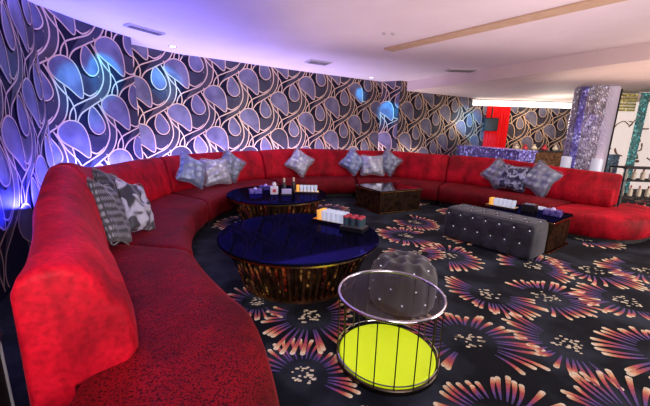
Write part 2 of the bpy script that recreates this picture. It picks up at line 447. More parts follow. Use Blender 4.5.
def sweep(t0, t1, prof, steps=None, rnd=.04):
    steps = steps or max(6, int((t1 - t0) * 8))
    ts = [0, .004, .014, .03] + [.03 + .94 * k / steps for k in range(1, steps)] + [.97, .986, .996, 1]
    es = {0: 1, 1: .55, 2: .2, 3: 0}
    L = len(ts); vs = []; np_ = None
    for i, q in enumerate(ts):
        t = t0 + (t1 - t0) * q
        sx, sy, bx, by, h = frame(t)
        D = math.hypot(sx - bx, sy - by); ux, uy = (sx - bx) / D, (sy - by) / D
        pr = prof(D, h, t); np_ = len(pr)
        e = es.get(min(i, L - 1 - i), 0) * rnd
        cd_ = sum(p[0] for p in pr) / np_; cz = sum(p[1] for p in pr) / np_
        for (dd, z) in pr:
            r = math.hypot(dd - cd_, z - cz) or 1
            dd -= (dd - cd_) / r * e; z -= (z - cz) / r * e
            vs.append((bx + ux * dd, by + uy * dd, max(z, .02)))
    fs = [(i * np_ + k, i * np_ + (k + 1) % np_, (i + 1) * np_ + (k + 1) % np_, (i + 1) * np_ + k) for i in range(L - 1) for k in range(np_)]
    fs += [tuple(range(np_)), tuple((L - 1) * np_ + k for k in range(np_))]
    return vs, fs
def seat_prof(D, h, t):
    return [(.16, .10), (D - .03, .10), (D, .13), (D + .02, .22), (D + .02, .31), (D - .005, .375), (D - .05, .41), (D - .14, .428), (D - .32, .432), (max(.30, D * .5), .43), (.20, .42), (.16, .40)]
def back_prof(D, h, t):
    g = .05 * math.exp(-((t - 5) / .5) ** 2)
    kk = .86 + .14 * max(0, min(1, (t - 3) / 2))
    lo = .408 if t > 20.02 else 0
    return [(q * kk, max(w, lo)) for q, w in [(.0, .08), (.14, .08), (.16, .38), (.39 + g, .405), (.425 + g, .45), (.42 + g, .54), (.39 + g, .68), (.34 + g, h - .20), (.30, h - .10), (.245, h - .03), (.18, h), (.09, h), (.03, h - .02), (.005, h - .07), (0, h - .3)]]
def plinth_prof(D, h, t): return [(.08, .0), (D - .07, .0), (D - .07, .12), (.08, .12)]
def module(label, t0, t1, b0=None, b1=None, seat='seat'):
    sx, sy, bx, by, h = frame((t0 + t1) / 2)
    o = empty('sofa_section', ((sx + bx) / 2, (sy + by) / 2, 0), 0, label, 'sofa', 'sections of the curved red sofa')
    off = Vector(o.location)
    def bl(name, prof, a, b, m, rnd):
        vs, fs = sweep(a, b, prof, rnd=rnd)
        mb = MB(); mb.add([Vector(v) - off for v in vs], fs)
        return mb.build(name, m, o, True, ang=50)
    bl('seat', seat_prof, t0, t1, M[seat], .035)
    bl('backrest', back_prof, b0 if b0 is not None else t0, b1 if b1 is not None else t1, M['back'], .035)
    bl('plinth', plinth_prof, t0 + .05, t1 - .05, M['plinth'], 0)
    return o
G = .012
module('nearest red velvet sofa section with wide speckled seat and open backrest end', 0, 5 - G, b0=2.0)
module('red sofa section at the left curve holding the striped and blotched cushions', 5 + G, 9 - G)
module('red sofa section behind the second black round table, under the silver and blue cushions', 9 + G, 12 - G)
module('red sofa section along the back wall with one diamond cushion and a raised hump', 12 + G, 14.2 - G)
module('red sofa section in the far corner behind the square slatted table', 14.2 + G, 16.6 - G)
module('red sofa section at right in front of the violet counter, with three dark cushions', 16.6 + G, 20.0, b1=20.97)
# rounded chaise end
def cushion(outline, z0, z1, bulge=.03, rnd=.07):
    cx = sum(p[0] for p in outline) / len(outline); cy = sum(p[1] for p in outline) / len(outline)
    lv = [(-.03, z0), (0, z0 + .03), (bulge * .7, z0 + .1), (bulge, (z0 + z1) / 2), (bulge * .8, z1 - rnd), (0, z1 - rnd * .35), (-rnd * .7, z1 - .006), (-rnd * 2, z1 + .004)]
    vs = []; n = len(outline)
    for e, z in lv:
        for x, y in outline:
            r = math.hypot(x - cx, y - cy); k = (r + e) / r
            vs.append((cx + (x - cx) * k, cy + (y - cy) * k, z))
    for k_, z in ((.5, z1 + .006),):
        for x, y in outline: vs.append((cx + (x - cx) * k_, cy + (y - cy) * k_, z))
    m = len(lv) + 1
    fs = [(i * n + k, i * n + (k + 1) % n, (i + 1) * n + (k + 1) % n, (i + 1) * n + k) for i in range(m - 1) for k in range(n)]
    fs += [tuple(range(n)), tuple((m - 1) * n + k for k in range(n))]
    return vs, fs, (cx, cy)
ch = [(3.42, 4.70), (3.60, 4.42), (3.90, 4.24), (4.30, 4.22), (4.78, 4.46), (5.08, 4.80), (5.16, 5.12), (4.98, 5.25), (4.74, 5.02), (4.60, 4.90), (4.42, 5.0), (4.18, 5.18)]
vs, fs, cc = cushion(cr(ch, 5, True), .06, .40)
o = empty('chaise_end', (cc[0], cc[1], 0), 0, 'rounded backless red chaise end at the right end of the sofa', 'chaise')
mb = MB(); mb.add([(v[0] - cc[0], v[1] - cc[1], v[2]) for v in vs], fs); mb.build('seat', M['back'], o, True, ang=60)
mb = MB(); q = [((x - cc[0]) * .9, (y - cc[1]) * .9) for x, y in cr(ch, 3, True)]; n = len(q)
mb.add([(x, y, 0) for x, y in q] + [(x, y, .07) for x, y in q], [tuple(range(n)), tuple(range(n, 2 * n))] + [(i, (i + 1) % n, n + (i + 1) % n, n + i) for i in range(n)])
mb.build('plinth', M['plinth'], o)

# black side cabinet beside the near sofa end
t = empty('side_cabinet', (-1.375, .925, 0), R_(38), 'black side cabinet with slim silver edge beside the near sofa end', 'cabinet')
MB().box((0, 0, .25), (.30, .62, .44)).build('body', M['matblack'], t, bevel=.008)
MB().box((0, 0, .485), (.33, .66, .025)).build('top', M['black'], t, bevel=.005)
MB().tube([(.154, .30, .06), (.154, .30, .47)], .006).build('edge_trim', M['trimmetal'], t)
MB().box((0, 0, .015), (.26, .56, .03)).build('plinth', M['plinth'], t)

# ---------------------------------------------------------------- cushions
def checks(name, c1, c2, sx, sy, rough=.32, metal=.35, kind='stripe'):
    m = mat(name, c1, rough, metal, sheen=.3)
    tc = N(m, 'ShaderNodeTexCoord')
    if kind == 'stripe':
        w = N(m, 'ShaderNodeTexWave', Scale=sx, Distortion=.6); w.bands_direction = 'X'
        w2 = N(m, 'ShaderNodeTexWave', Scale=sy, Distortion=.6); w2.bands_direction = 'Z'
        link(m, tc.outputs['Object'], w.inputs['Vector']); link(m, tc.outputs['Object'], w2.inputs['Vector'])
        mu = N(m, 'ShaderNodeMath', operation='MULTIPLY'); link(m, w.outputs['Fac'], mu.inputs[0]); link(m, w2.outputs['Fac'], mu.inputs[1])
        r = ramp(m, [(.15, c1), (.6, c2)]); link(m, mu.outputs[0], r.inputs['Fac'])
    else:
        w = N(m, 'ShaderNodeTexNoise', Scale=sx, Detail=1, Distortion=.8); link(m, tc.outputs['Object'], w.inputs['Vector'])
        r = ramp(m, [(.47, c1), (.53, c2)]); link(m, w.outputs['Fac'], r.inputs['Fac'])
    link(m, r.outputs['Color'], bsdf(m).inputs['Base Color'])
    return m
CM = {'silver': checks('silver_satin', (.40, .42, .50), (.50, .52, .60), 4, 4),
      'blue': checks('steel_blue_satin', (.20, .26, .42), (.38, .46, .62), 2, 3),
      'stripe': checks('charcoal_stripe', (.020, .021, .026), (.20, .20, .23), 30, 5, .6, 0),
      'dark': checks('dark_stripe', (.012, .012, .015), (.09, .09, .11), 24, 5, .6, 0),
      'blot': checks('blotch', (.02, .02, .03), (.42, .42, .50), 6, 6, .5, .1, 'blot'),
      'navy': checks('navy_blotch', (.02, .025, .07), (.30, .34, .50), 11, 6, .4, .2, 'blot'),
      'slate': checks('slate_satin', (.20, .23, .31), (.30, .34, .44), 3, 3)}
def pillow_mesh(w, h, th):
    n = 22; vs = []; fs = []
    for sd in (1, -1):
        for j in range(n + 1):
            for i in range(n + 1):
                u, v = -1 + 2 * i / n, -1 + 2 * j / n
                e = (max(0, 1 - u * u) ** .5) * (max(0, 1 - v * v) ** .5)
                pin = 1 - .10 * (1 - u * u) * abs(v) ** 3; pin2 = 1 - .10 * (1 - v * v) * abs(u) ** 3
                x = u * w / 2 * pin2; z = v * h / 2 * pin
                wr = .012 * math.sin(7 * u + 3 * v) * e + .008 * math.sin(11 * v - 4 * u) * e
                vs.append((x, sd * (th / 2 * e ** .75) + wr, z))
    q = n + 1; B = q * q
    for s_ in (0, 1):
        for j in range(n):
            for i in range(n):
                a = s_ * B + j * q + i; f = (a, a + 1, a + q + 1, a + q)
                fs.append(f if s_ == 0 else f[::-1])
    return vs, fs
def pillow(label, mat_, loc, face, lean=15, roll=0, w=.46, h=.46, th=.17, group='cushions on the red sofa'):
    """loc = centre; face = direction (deg) the front looks at; lean back; roll in its own plane"""
    mb = MB(); mb.add(*pillow_mesh(w, h, th))
    o = mb.build('cushion', CM[mat_], None, True, fixn=True, ang=80)
    o.matrix_world = Matrix.Translation(loc) @ Matrix.Rotation(R_(face + 90), 4, 'Z') @ Matrix.Rotation(R_(-lean), 4, 'X') @ Matrix.Rotation(R_(roll), 4, 'Y')
    pts_ = [(-w / 2, 0, -h / 2), (-w / 2 * .9, 0, 0), (-w / 2, 0, h / 2), (0, 0, h / 2 * .9), (w / 2, 0, h / 2), (w / 2 * .9, 0, 0), (w / 2, 0, -h / 2), (0, 0, -h / 2 * .9)]
    MB().tube(cr(pts_, 5, True), .006, 6, closed=True).build('piping', CM[mat_], o, True)
    return tag(o, label, 'cushion', group)
pillow('charcoal pinstriped cushion leaning nearest on the left sofa curve', 'stripe', (-1.80, 2.60, .70), 14, 22, 22, .32, .56, .15)
pillow('black and white blotched cushion in front of the dark striped one', 'blot', (-1.80, 2.97, .67), 0, 24, 20, .34, .50, .14)
pillow('dark striped cushion tucked behind the charcoal and blotched cushions', 'dark', (-2.04, 2.98, .78), 8, 18, 20, .34, .46, .13)
pillow('silver and blue cushion tilted on its corner, leftmost of the trio on the left sofa', 'blue', (-2.14, 5.10, .76), -30, 20, 28)
pillow('pale silver square cushion in the middle of the trio on the left sofa', 'silver', (-1.93, 5.62, .69), -42, 18, 0, .5, .46)
pillow('steel blue cushion behind the pale silver one, next to the red backrest', 'slate', (-1.78, 5.98, .76), -48, 14, 38)
pillow('single silver cushion standing on its corner on the back wall section', 'silver', (-.58, 7.08, .76), -75, 18, 36, .48, .48)
pillow('blue grey cushion on its corner, leftmost of the trio by the far corner', 'blue', (.62, 7.40, .77), -90, 18, 38)
pillow('pale silver square cushion in the middle of the trio by the far corner', 'silver', (1.07, 7.36, .71), -90, 18, 0, .52, .46)
pillow('silver cushion on its corner, rightmost of the trio by the far corner', 'slate', (1.44, 7.42, .78), -95, 16, 36)
pillow('slate blue cushion, leftmost of the three in front of the violet counter', 'slate', (3.34, 6.22, .73), -140, 20, 35)
pillow('navy blotched cushion, middle of the three in front of the violet counter', 'navy', (3.45, 5.88, .69), -140, 22, 4, .5, .46)
pillow('slate grey satin cushion, rightmost of the three before the violet counter', 'slate', (3.74, 5.55, .72), -142, 22, 28, .5, .5)

# ---------------------------------------------------------------- tables
def round_table(label, x, y, r, h, nsl=64):
    t = empty('round_table', (x, y, 0), 0, label, 'table')
    MB().lathe([(.001, h), (r - .006, h), (r, h - .006), (r, h - .022), (r - .006, h - .028), (.001, h - .028)], 96).build('table_top', M['blackglass'], t, True, ang=30)
    MB().lathe([(r - .03, h - .028), (r - .015, h - .028), (r - .015, h - .045), (r - .03, h - .045)], 96, closed=True).build('rim', M['goldmetal'], t, True, ang=30)
    rt_, rb = r - .08, r * .70
    s = MB()
    for k in range(nsl):
        a = 2 * math.pi * k / nsl; w = .020; ca, sa = math.cos(a), math.sin(a); vs = []
        for rr, z in ((rb, .02), (rt_, h - .045)):
            for q, e in ((0, -w), (.012, -w * .6), (.012, w * .6), (0, w), (-.01, 0)):
                kk = rr / rt_; vs.append(((rr + q) * ca - e * kk * sa, (rr + q) * sa + e * kk * ca, z))
        s.add(vs, [(i, (i + 1) % 5, 5 + (i + 1) % 5, 5 + i) for i in range(5)] + [(0, 1, 2, 3, 4), (5, 6, 7, 8, 9)])
    s.build('slat_skirt', M['bronze'], t)
    MB().lathe([(rb - .02, .02), (rt_ - .02, h - .04)], 64).build('inner_drum', M['copperdark'], t, True)
    MB().lathe([(rb - .04, .0), (rb + .02, .0), (rb + .02, .02), (rb - .04, .02)], 64, closed=True).build('foot_ring', M['copperdark'], t, True, ang=30)
    return t
TB = (-.24, 2.98, .45); round_table('large round black glass table on a drum of copper slats', TB[0], TB[1], .765, TB[2])
T2 = (-.76, 5.02, .45); round_table('second round black table behind the large one, by the left sofa curve', T2[0], T2[1], .78, T2[2])

def square_table(label, c, wx, wy, rz, h, side, lit=False):
    t = empty('square_table', (c[0], c[1], 0), rz, label, 'table')
    MB().box((0, 0, h - .015), (wx, wy, .03)).build('table_top', M['topglass'] if side == M['black'] else M['blackglass'], t, bevel=.004)
    MB().box((0, 0, h / 2), (wx - .06, wy - .06, h - .06)).build('body', side, t)
    s = MB(); k = 0
    for ax in (0, 1):
        L = (wx if ax == 0 else wy) - .06; n_ = int(L / .04)
        for i in range(n_ + 1):
            u = -L / 2 + L * i / n_
            for sg in (-1, 1):
                p = (u, sg * (wy / 2 - .02), h / 2) if ax == 0 else (sg * (wx / 2 - .02), u, h / 2)
                s.box(p, (.012, .018, h - .07) if ax == 0 else (.018, .012, h - .07))
    s.build('slat_skirt', M['copperdark'], t)
    for zz, fname in ((.012, 'base_frame'), (h - .036, 'top_frame')):
        f = MB()
        f.box((0, -wy / 2, zz), (wx + .01, .02, .022)); f.box((0, wy / 2, zz), (wx + .01, .02, .022))
        f.box((-wx / 2, 0, zz), (.02, wy + .01, .022)); f.box((wx / 2, 0, zz), (.02, wy + .01, .022))
        f.build(fname, M['bronze'], t, bevel=.003)
    return t
A = Vector((.93, 5.55)); e1 = Vector((-.33, .94)).normalized(); e2 = Vector((.88, .47)).normalized()
c = A + e1 * .42 + e2 * .49
square_table('square black table with dark slatted sides before the far sofa corner', c, .98, .84, math.atan2(e2.y, e2.x), .42, M['black'])
# bench + right table
bd = Vector((.61, -.79)); bn = Vector((.79, .61)); F1 = Vector((1.70, 4.38))
tc_ = F1 + bd * .74 + bn * (.46 + .36)
square_table('copper sided black table behind the long tufted bench at right', tc_, .84, .68, math.atan2(bd.y, bd.x), .43, M['bronze'])

BUT = []
def button(parent, p):
    if not BUT:
        o = MB().lathe([(.001, -.008), (.0055, -.0055), (.008, 0), (.0055, .0055), (.001, .008)], 8).build('crystal_button', M['crystal'], None, True); BUT.append(o)
    else: o = BUT[0].copy(); COL.objects.link(o)
    o.parent = parent; o.location = p
def tufted_bench():
    L, W, h = 1.13, .44, .44
    c = F1 + bd * (L / 2) + bn * (W / 2 - .01)
    t = empty('tufted_bench', (c.x, c.y, 0), math.atan2(bd.y, bd.x), 'long grey velvet bench with crystal buttons, in front of the copper sided table', 'bench')
    nu, nv = 100, 40
    def tuft(u, v, s=.17):
        a = u / s; b = v / s
        q = min(math.hypot((a - i - (.5 if j % 2 else 0)) * s, (b - j) * s * 1) for j in (math.floor(b), math.floor(b) + 1) for i in (math.floor(a) - 1, math.floor(a), math.floor(a) + 1))
        return -.022 * math.exp(-(q / .03) ** 2) + .006
    mb = MB(); rc = .06
    # rounded box: param around cross-section (front bottom -> top -> back bottom)
    sec = [(-W / 2, .03), (-W / 2, .12), (-W / 2, .21), (-W / 2, .30), (-W / 2, h - rc), (-W / 2 + rc * .3, h - rc * .3), (-W / 2 + rc, h), (-.08, h), (.08, h), (W / 2 - rc, h), (W / 2 - rc * .3, h - rc * .3), (W / 2, h - rc), (W / 2, .2), (W / 2, .03)]
    sc = []
    for a, b in zip(sec, sec[1:]):
        for k in range(5): sc.append((a[0] + (b[0] - a[0]) * k / 5, a[1] + (b[1] - a[1]) * k / 5))
    sc.append(sec[-1]); cum = [0]
    for a, b in zip(sc, sc[1:]): cum.append(cum[-1] + math.dist(a, b))
    vs = []; m_ = len(sc)
    for i in range(nu + 1):
        x = -L / 2 + L * i / nu
        e = max(0, abs(x) - (L / 2 - .05)) / .05; k = 1 - .12 * (1 - math.sqrt(max(0, 1 - e * e)))
        for j, (y, z) in enumerate(sc):
            d_ = tuft(x, cum[j])
            ny, nz = (-1, 0) if j < 22 else ((0, 1) if j < 48 else (1, 0))
            vs.append((x, (y + ny * d_) * k, .03 + (z - .03 + nz * d_) * (k if z > .1 else 1)))
    fs = [(i * m_ + j, i * m_ + j + 1, (i + 1) * m_ + j + 1, (i + 1) * m_ + j) for i in range(nu) for j in range(m_ - 1)]
    fs += [tuple(range(m_)), tuple(nu * m_ + j for j in range(m_))]
    mb.add(vs, fs); mb.build('upholstery', M['greyvelvet'], t, True, ang=70)
    s = .17
    for j in range(0, 6):
        for i in range(-4, 5):
            u = (i + (.5 if j % 2 else 0)) * s; v = j * s
            if abs(u) > L / 2 - .03 or v > cum[-1] * .75 or v < .04: continue
            jj = min(range(m_), key=lambda q: abs(cum[q] - v)); y, z = sc[jj]
            y -= 0 if jj > 21 else -.008; z -= .008 if 21 < jj < 48 else 0
            button(t, (u, y, z))
    MB().box((0, 0, .018), (L - .08, W - .08, .035)).build('plinth', M['plinth'], t)
tufted_bench()

def pouf(label, x, y, r, h, m):
    t = empty('tufted_ottoman', (x, y, 0), .3, label, 'ottoman')
    btn = []
    for rr, n_ in ((.34, 5), (.80, 9)):
        for k in range(n_): btn.append((rr * r * math.cos(2 * math.pi * (k + .5 * (rr > .5)) / n_), rr * r * math.sin(2 * math.pi * (k + .5 * (rr > .5)) / n_)))
    prof = [(r - .02, .03), (r, .06), (r + .008, .14), (r + .01, .22), (r + .004, h - .10), (r - .012, h - .05), (r - .04, h - .018), (r - .075, h)] + [(r * q, h + .006) for q in (.66, .56, .46, .38, .30, .2, .1, .004)]
    pr2 = []
    for a, b in zip(prof, prof[1:]):
        for k in range(3): pr2.append((a[0] + (b[0] - a[0]) * k / 3, a[1] + (b[1] - a[1]) * k / 3))
    pr2.append(prof[-1]); vs = []; n_ = 88
    for (q, z) in pr2:
        for k in range(n_):
            a = 2 * math.pi * k / n_; px, py = q * math.cos(a), q * math.sin(a)
            if z > h - .03:
                dd = min(math.hypot(px - u, py - v) for u, v in btn); z2 = z - .05 * math.exp(-(dd / .045) ** 2) + .03 * (1 - (math.hypot(px, py) / r) ** 2) + .01
                vs.append((px, py, z2))
            else:
                row = 9; f = .5 + .5 * math.cos(row * a); rr = q - .012 * (f ** 8)
                vs.append((rr * math.cos(a), rr * math.sin(a), z))
    L = len(pr2)
    mb = MB(); mb.add(vs, [(i * n_ + k, i * n_ + (k + 1) % n_, (i + 1) * n_ + (k + 1) % n_, (i + 1) * n_ + k) for i in range(L - 1) for k in range(n_)])
    mb.build('upholstery', m, t, True, ang=80)
    for u, v in btn: button(t, (u, v, h - .032 + .03 * (1 - (math.hypot(u, v) / r) ** 2)))
    for z in (.13, .25):
        for k in range(9):
            a = 2 * math.pi * (k + (.5 if z > .2 else 0)) / 9
            button(t, ((r + .004) * math.cos(a), (r + .004) * math.sin(a), z))
    MB().lathe([(.001, 0), (r - .04, 0), (r - .04, .035)], 40).build('plinth', M['plinth'], t)
pouf('round taupe velvet ottoman with crystal buttons, behind the glass topped drum table', .665, 2.475, .265, .39, M['brownvelvet'])

def drum_table():
    x, y, r, h = .42, 1.81, .318, .455
    t = empty('glass_drum_table', (x, y, 0), .12, 'round glass topped cage table with an acid yellow base disc', 'table')
    MB().disc(r - .004, h - .004, 72).build('glass_top', M['glass'], t, True)
    tr = MB(); tr.tube([(r * math.cos(a), r * math.sin(a), h - .004) for a in [2 * math.pi * k / 72 for k in range(72)]], .0105, 10, closed=True)
    tr.build('top_ring', M['chrome'], t, True)
    br = MB().lathe([(r - .012, .0), (r + .004, .0), (r + .004, .026), (r, .032), (r - .012, .032)], 72, closed=True)
    br.build('base_ring', M['darkrod'], t, True, ang=30)
    b2 = MB(); b2.tube([(r * math.cos(a), r * math.sin(a), .06) for a in [2 * math.pi * k / 72 for k in range(72)]], .004, 8, closed=True); b2.build('lower_hoop', M['chrome'], t, True)
    MB().lathe([(.001, .045), (r - .025, .045), (r - .017, .04), (r - .017, .008), (.001, .008)], 72).build('yellow_disc', M['yellow'], t, True, ang=30)['label'] = 'acid yellow disc lit inside the base'
    for k in range(18):
        a = 2 * math.pi * k / 18
        MB().tube([(r * math.cos(a), r * math.sin(a), .03), (r * math.cos(a), r * math.sin(a), h - .005)], .0038, 8).build('rod', M['darkrod'], t, True)
drum_table()

# ---------------------------------------------------------------- things on the tables
zt = .45
def cup(name, prof, m, inner=None):
    mb = MB().lathe(prof, 16); return mb.build(name, m, None, True, ang=40)
def tray_of_glasses(x, y, rz, z, nx, ny, where, amber=True, sp=.058):
    t = empty('glass_tray', (x, y, z), rz, 'mirrored tray carrying rows of shot glasses ' + where, 'tray')
    MB().box((0, 0, .008), (nx * sp + .04, ny * sp + .04, .012)).build('base', M['chrome'], t, bevel=.003)
    f = MB(); w, d_ = nx * sp + .04, ny * sp + .04
    for q, s_ in (((0, -d_ / 2, .02), (w, .006, .02)), ((0, d_ / 2, .02), (w, .006, .02)), ((-w / 2, 0, .02), (.006, d_, .02)), ((w / 2, 0, .02), (.006, d_, .02))): f.box(q, s_)
    f.build('rim', M['goldmetal'], t)
    first = None
    for i in range(nx):
        for j in range(ny):
            lx, ly = (i - (nx - 1) / 2) * sp, (j - (ny - 1) / 2) * sp
            wx, wy = x + lx * math.cos(rz) - ly * math.sin(rz), y + lx * math.sin(rz) + ly * math.cos(rz)
            am = amber and (i == 0)
            if am: g = cup('shot_glass', GP, M['amber'])
            elif first is None: g = first = cup('shot_glass', GP, M['cupglass2'])
            else: g = first.copy(); COL.objects.link(g)
            g.location = (wx, wy, z + .0145)
            tag(g, ('amber lit shot glass at the end of the tray ' if am else 'clear shot glass in rows on the mirrored tray ') + where, 'glass', ('amber shot glasses ' if am else 'shot glasses ') + where)
GP = [(.001, 0), (.017, 0), (.019, .01), (.026, .105), (.0245, .105), (.017, .014), (.001, .012)]
M['cupglass2'] = mat('frosted_glass', (.82, .84, .92), .15, trans=.5, emit=(.8, .85, 1), es=.12)
tray_of_glasses(.09, 3.40, -.55, zt, 6, 3, 'on the large round table')
tray_of_glasses(-.30, 5.10, .0, zt, 6, 2, 'on the second round table')
tray_of_glasses(2.52, 4.46, math.atan2(bd.y, bd.x) + .05, .43, 6, 2, 'on the copper sided table')
# red topped dark tumblers on the large table
t = empty('caddy_box', (.30, 3.12, zt), -.5, 'black caddy box on the large round table beside the shot glasses', 'caddy')
MB().box((0, 0, .02), (.25, .17, .04)).build('body', M['black'], t, bevel=.004)
MB().box((0, 0, .043), (.23, .15, .004)).build('liner', M['slot'], t)
f0 = None
for i in range(3):
    for j in range(2):
        lx, ly = (i - 1) * .074, (j - .5) * .074; rz = -.5
        if f0 is None:
            f0 = empty('lidded_tumbler', (0, 0, 0))
            MB().lathe([(.001, 0), (.028, 0), (.031, .085), (.001, .085)], 16).build('cup', M['teal'], f0, True)
            MB().lathe([(.001, .10), (.027, .099), (.032, .093), (.032, .085), (.001, .085)], 16).build('lid', M['redcup'], f0, True)
            o = f0
        else: o = copy_tree(f0)
        o.location = (.30 + lx * math.cos(rz) - ly * math.sin(rz), 3.12 + lx * math.sin(rz) + ly * math.cos(rz), zt + .046)
        tag(o, 'dark tumbler with a red lid standing in the black caddy box', 'tumbler', 'red lidded tumblers in the caddy')
# second table things
t = empty('ice_bucket', (-.80, 4.93, zt), .2, 'white square ice bucket with a round white knob on the second table', 'bucket')
MB().box((0, 0, .06), (.12, .12, .12)).build('body', M['white'], t, bevel=.01)
MB().lathe([(.001, .19), (.025, .18), (.036, .15), (.025, .125), (.001, .12)], 16).build('knob', M['white'], t, True)
MB().box((0, -.061, .06), (.05, .003, .05)).build('front_badge', M['redcup'], t)
for i, (x, y) in enumerate([(-.66, 5.05), (-.52, 5.16)]):
    o = empty('bottle', (x, y, zt), 0, ['cream necked dark bottle nearer the white bucket', 'cream necked dark bottle nearer the shot glass tray'][i], 'bottle')
    MB().lathe([(.001, 0), (.03, 0), (.032, .01), (.032, .13), (.015, .17), (.001, .17)], 20).build('body', M['black'], o, True)
    MB().lathe([(.015, .165), (.015, .20), (.018, .205), (.018, .235), (.001, .24)], 16).build('cap', M['cream'], o, True)
t = empty('napkin_holder', (-.60, 4.88, zt), .15, 'pale lilac napkin holder standing before the two bottles', 'napkin holder')
MB().box((0, 0, .01), (.17, .10, .02)).build('base', M['black'], t); MB().box((0, 0, .055), (.15, .07, .07)).build('napkin_stack', M['lilacbox'], t, bevel=.006)
for i, (x, y, rz) in enumerate([(-1.10, 4.95, .3), (-1.0, 5.30, -.2)]):
    t = empty('tissue_box', (x, y, zt), rz, ['violet foil tissue box near the sofa side of the second table', 'violet foil tissue box at the back of the second table'][i], 'box')
    MB().box((0, 0, .035), (.20, .13, .07)).build('body', M['purplebox'], t, bevel=.006)
    MB().lathe([(.03, .07), (.02, .085), (.001, .1)], 12).build('tissue', M['lilacbox'], t, True)
# right table things
t = empty('caddy_box', (2.78, 4.25, .43), math.atan2(bd.y, bd.x), 'black caddy box on the copper sided table beside the shot glasses', 'caddy')
MB().box((0, 0, .05), (.16, .14, .10)).build('body', M['black'], t, bevel=.006); MB().box((0, 0, .102), (.13, .11, .004)).build('lid', M['chrome'], t)
t = empty('tissue_box', (2.96, 4.05, .43), math.atan2(bd.y, bd.x) + .1, 'slate blue foil tissue box on the copper sided table', 'box')
MB().box((0, 0, .04), (.20, .13, .08)).build('body', M['purplebox'], t, bevel=.01); MB().lathe([(.03, .08), (.02, .10), (.001, .11)], 12).build('tissue', M['lilacbox'], t, True)
t = empty('ashtray', (3.06, 4.42, .43), 0, 'round clear glass ashtray near the chaise side of the copper sided table', 'ashtray')
MB().lathe([(.001, 0), (.05, 0), (.055, .03), (.045, .03), (.04, .01), (.001, .01)], 24).build('dish', M['cupglass2'], t, True)
t = empty('ashtray', (1.05, 6.25, .42), 0, 'round glass ashtray alone on the square slatted table', 'ashtray')
MB().lathe([(.001, 0), (.05, 0), (.055, .03), (.045, .03), (.04, .01), (.001, .01)], 24).build('dish', M['cupglass2'], t, True)

# ---------------------------------------------------------------- background right
t = empty('bar_counter', (4.28, 8.55, 0), R_(90), 'violet lit glittering bar counter behind the right hand sofa', 'counter')
MB().box((0, 0, .56), (3.3, .36, 1.10)).build('front_panel', M['beadblue'], t, bevel=.01)  # violet light on the counter is put into the bead colour and glow
MB().box((0, 0, 1.13), (3.3, .44, .04)).build('counter_top', M['beadblue'], t, bevel=.006)
for i, (x, y) in enumerate([(4.72, 6.35), (4.95, 5.9)]):
    t = empty('pillar_lamp', (x, y, 0), 0, ['pale frosted pillar lamp at the end of the violet counter', 'pale frosted pillar lamp nearer the bead column'][i], 'lamp')
    MB().lathe([(.001, 0), (.10, 0), (.10, .04), (.03, .06), (.03, .80)], 20).build('stem', M['chrome'], t, True)
    MB().lathe([(.001, .80), (.085, .80), (.085, 1.07), (.001, 1.08)], 24).build('lamp_shade', mat('frosted_lamp', (.6, .62, .7), .3, emit=(.7, .75, .9), es=.35), t, True)
# red curtain and black screen
mb = MB(); vs = []
for k in range(81):
    x = 5.12 + .92 * k / 80; y = 11.02 + .05 * math.sin(k * .75)
    vs += [(x, y, .9), (x, y, 2.42)]
mb.add(vs, [(2 * k, 2 * k + 2, 2 * k + 3, 2 * k + 1) for k in range(80)])
tag(mb.build('curtain', M['redcurtain'], None, True), 'bright red pleated curtain behind the bar with the black screen before it', 'curtain')
t = empty('wall_screen', (5.38, 10.85, 1.82), -.15, 'small black screen hung in front of the red curtain', 'screen')
MB().box((0, 0, 0), (.44, .05, .42)).build('frame', M['matblack'], t, bevel=.01)
MB().box((0, -.028, 0), (.39, .006, .37)).build('screen_panel', M['black'], t)
MB().box((0, .03, .36), (.03, .03, .36)).build('hanger', M['matblack'], t)
# bar back shelf with ornaments
t = empty('back_shelf', (7.35, 10.9, 0), .06, 'long dark sideboard along the brown wallpaper behind the bar', 'sideboard')
MB().box((0, 0, .5), (2.3, .4, .96)).build('body', M['copperdark'], t, bevel=.01); MB().box((0, 0, 1.0), (2.36, .44, .04)).build('top', M['black'], t)
for i, x in enumerate((6.30, 6.6, 6.9, 7.25, 7.6)):
    mb = MB().lathe([(.001, 0), (.05, 0), (.09, .05), (.07, .11), (.03, .14), (.04, .19), (.001, .2)], 16)
    o = mb.build('vase', M['cream'] if i % 2 == 0 else M['redcup'], None, True); o.location = (x, 10.82, 1.02)
    tag(o, ['cream vase nearest the red curtain on the sideboard', 'red vase between two cream ones nearest the curtain', 'cream vase in the middle of the sideboard row', 'red vase near the column end of the sideboard', 'cream vase nearest the bead column'][i], 'vase', 'vases on the bar sideboard')
# bead column
t = empty('bead_column', (6.24, 7.85, 0), 0, 'wide round column wrapped in silver and violet glass bead strings', 'column')
mb = MB(); nn = 72; vs = []; fs = []
MB().lathe([(.38, 0), (.38, ZS)], 48).build('core', M['beadcol'], t, True)
for nm, a0, a1, m in (('silver_bead_strings', 142, 186, M['beadcol']), ('violet_bead_strings', 192, 212, M['beadblue']), ('silver_bead_strings', 212, 262, M['beadcol']), ('silver_bead_strings', 262, 350, mat('pale_beads', (.7, .62, .7), .2, .5, emit=(.9, .75, .9), es=.22)), ('silver_bead_strings', 350, 502, M['beadcol'])):
    s = MB(); a = a0
    while a < a1:
        s.lathe([(.009, .02), (.012, .9), (.008, 1.4), (.012, 1.9), (.009, ZS - .02)], 6, (.41 * math.cos(R_(a)), .41 * math.sin(R_(a)), 0)); a += 4.5
    s.build(nm, m, t, True)
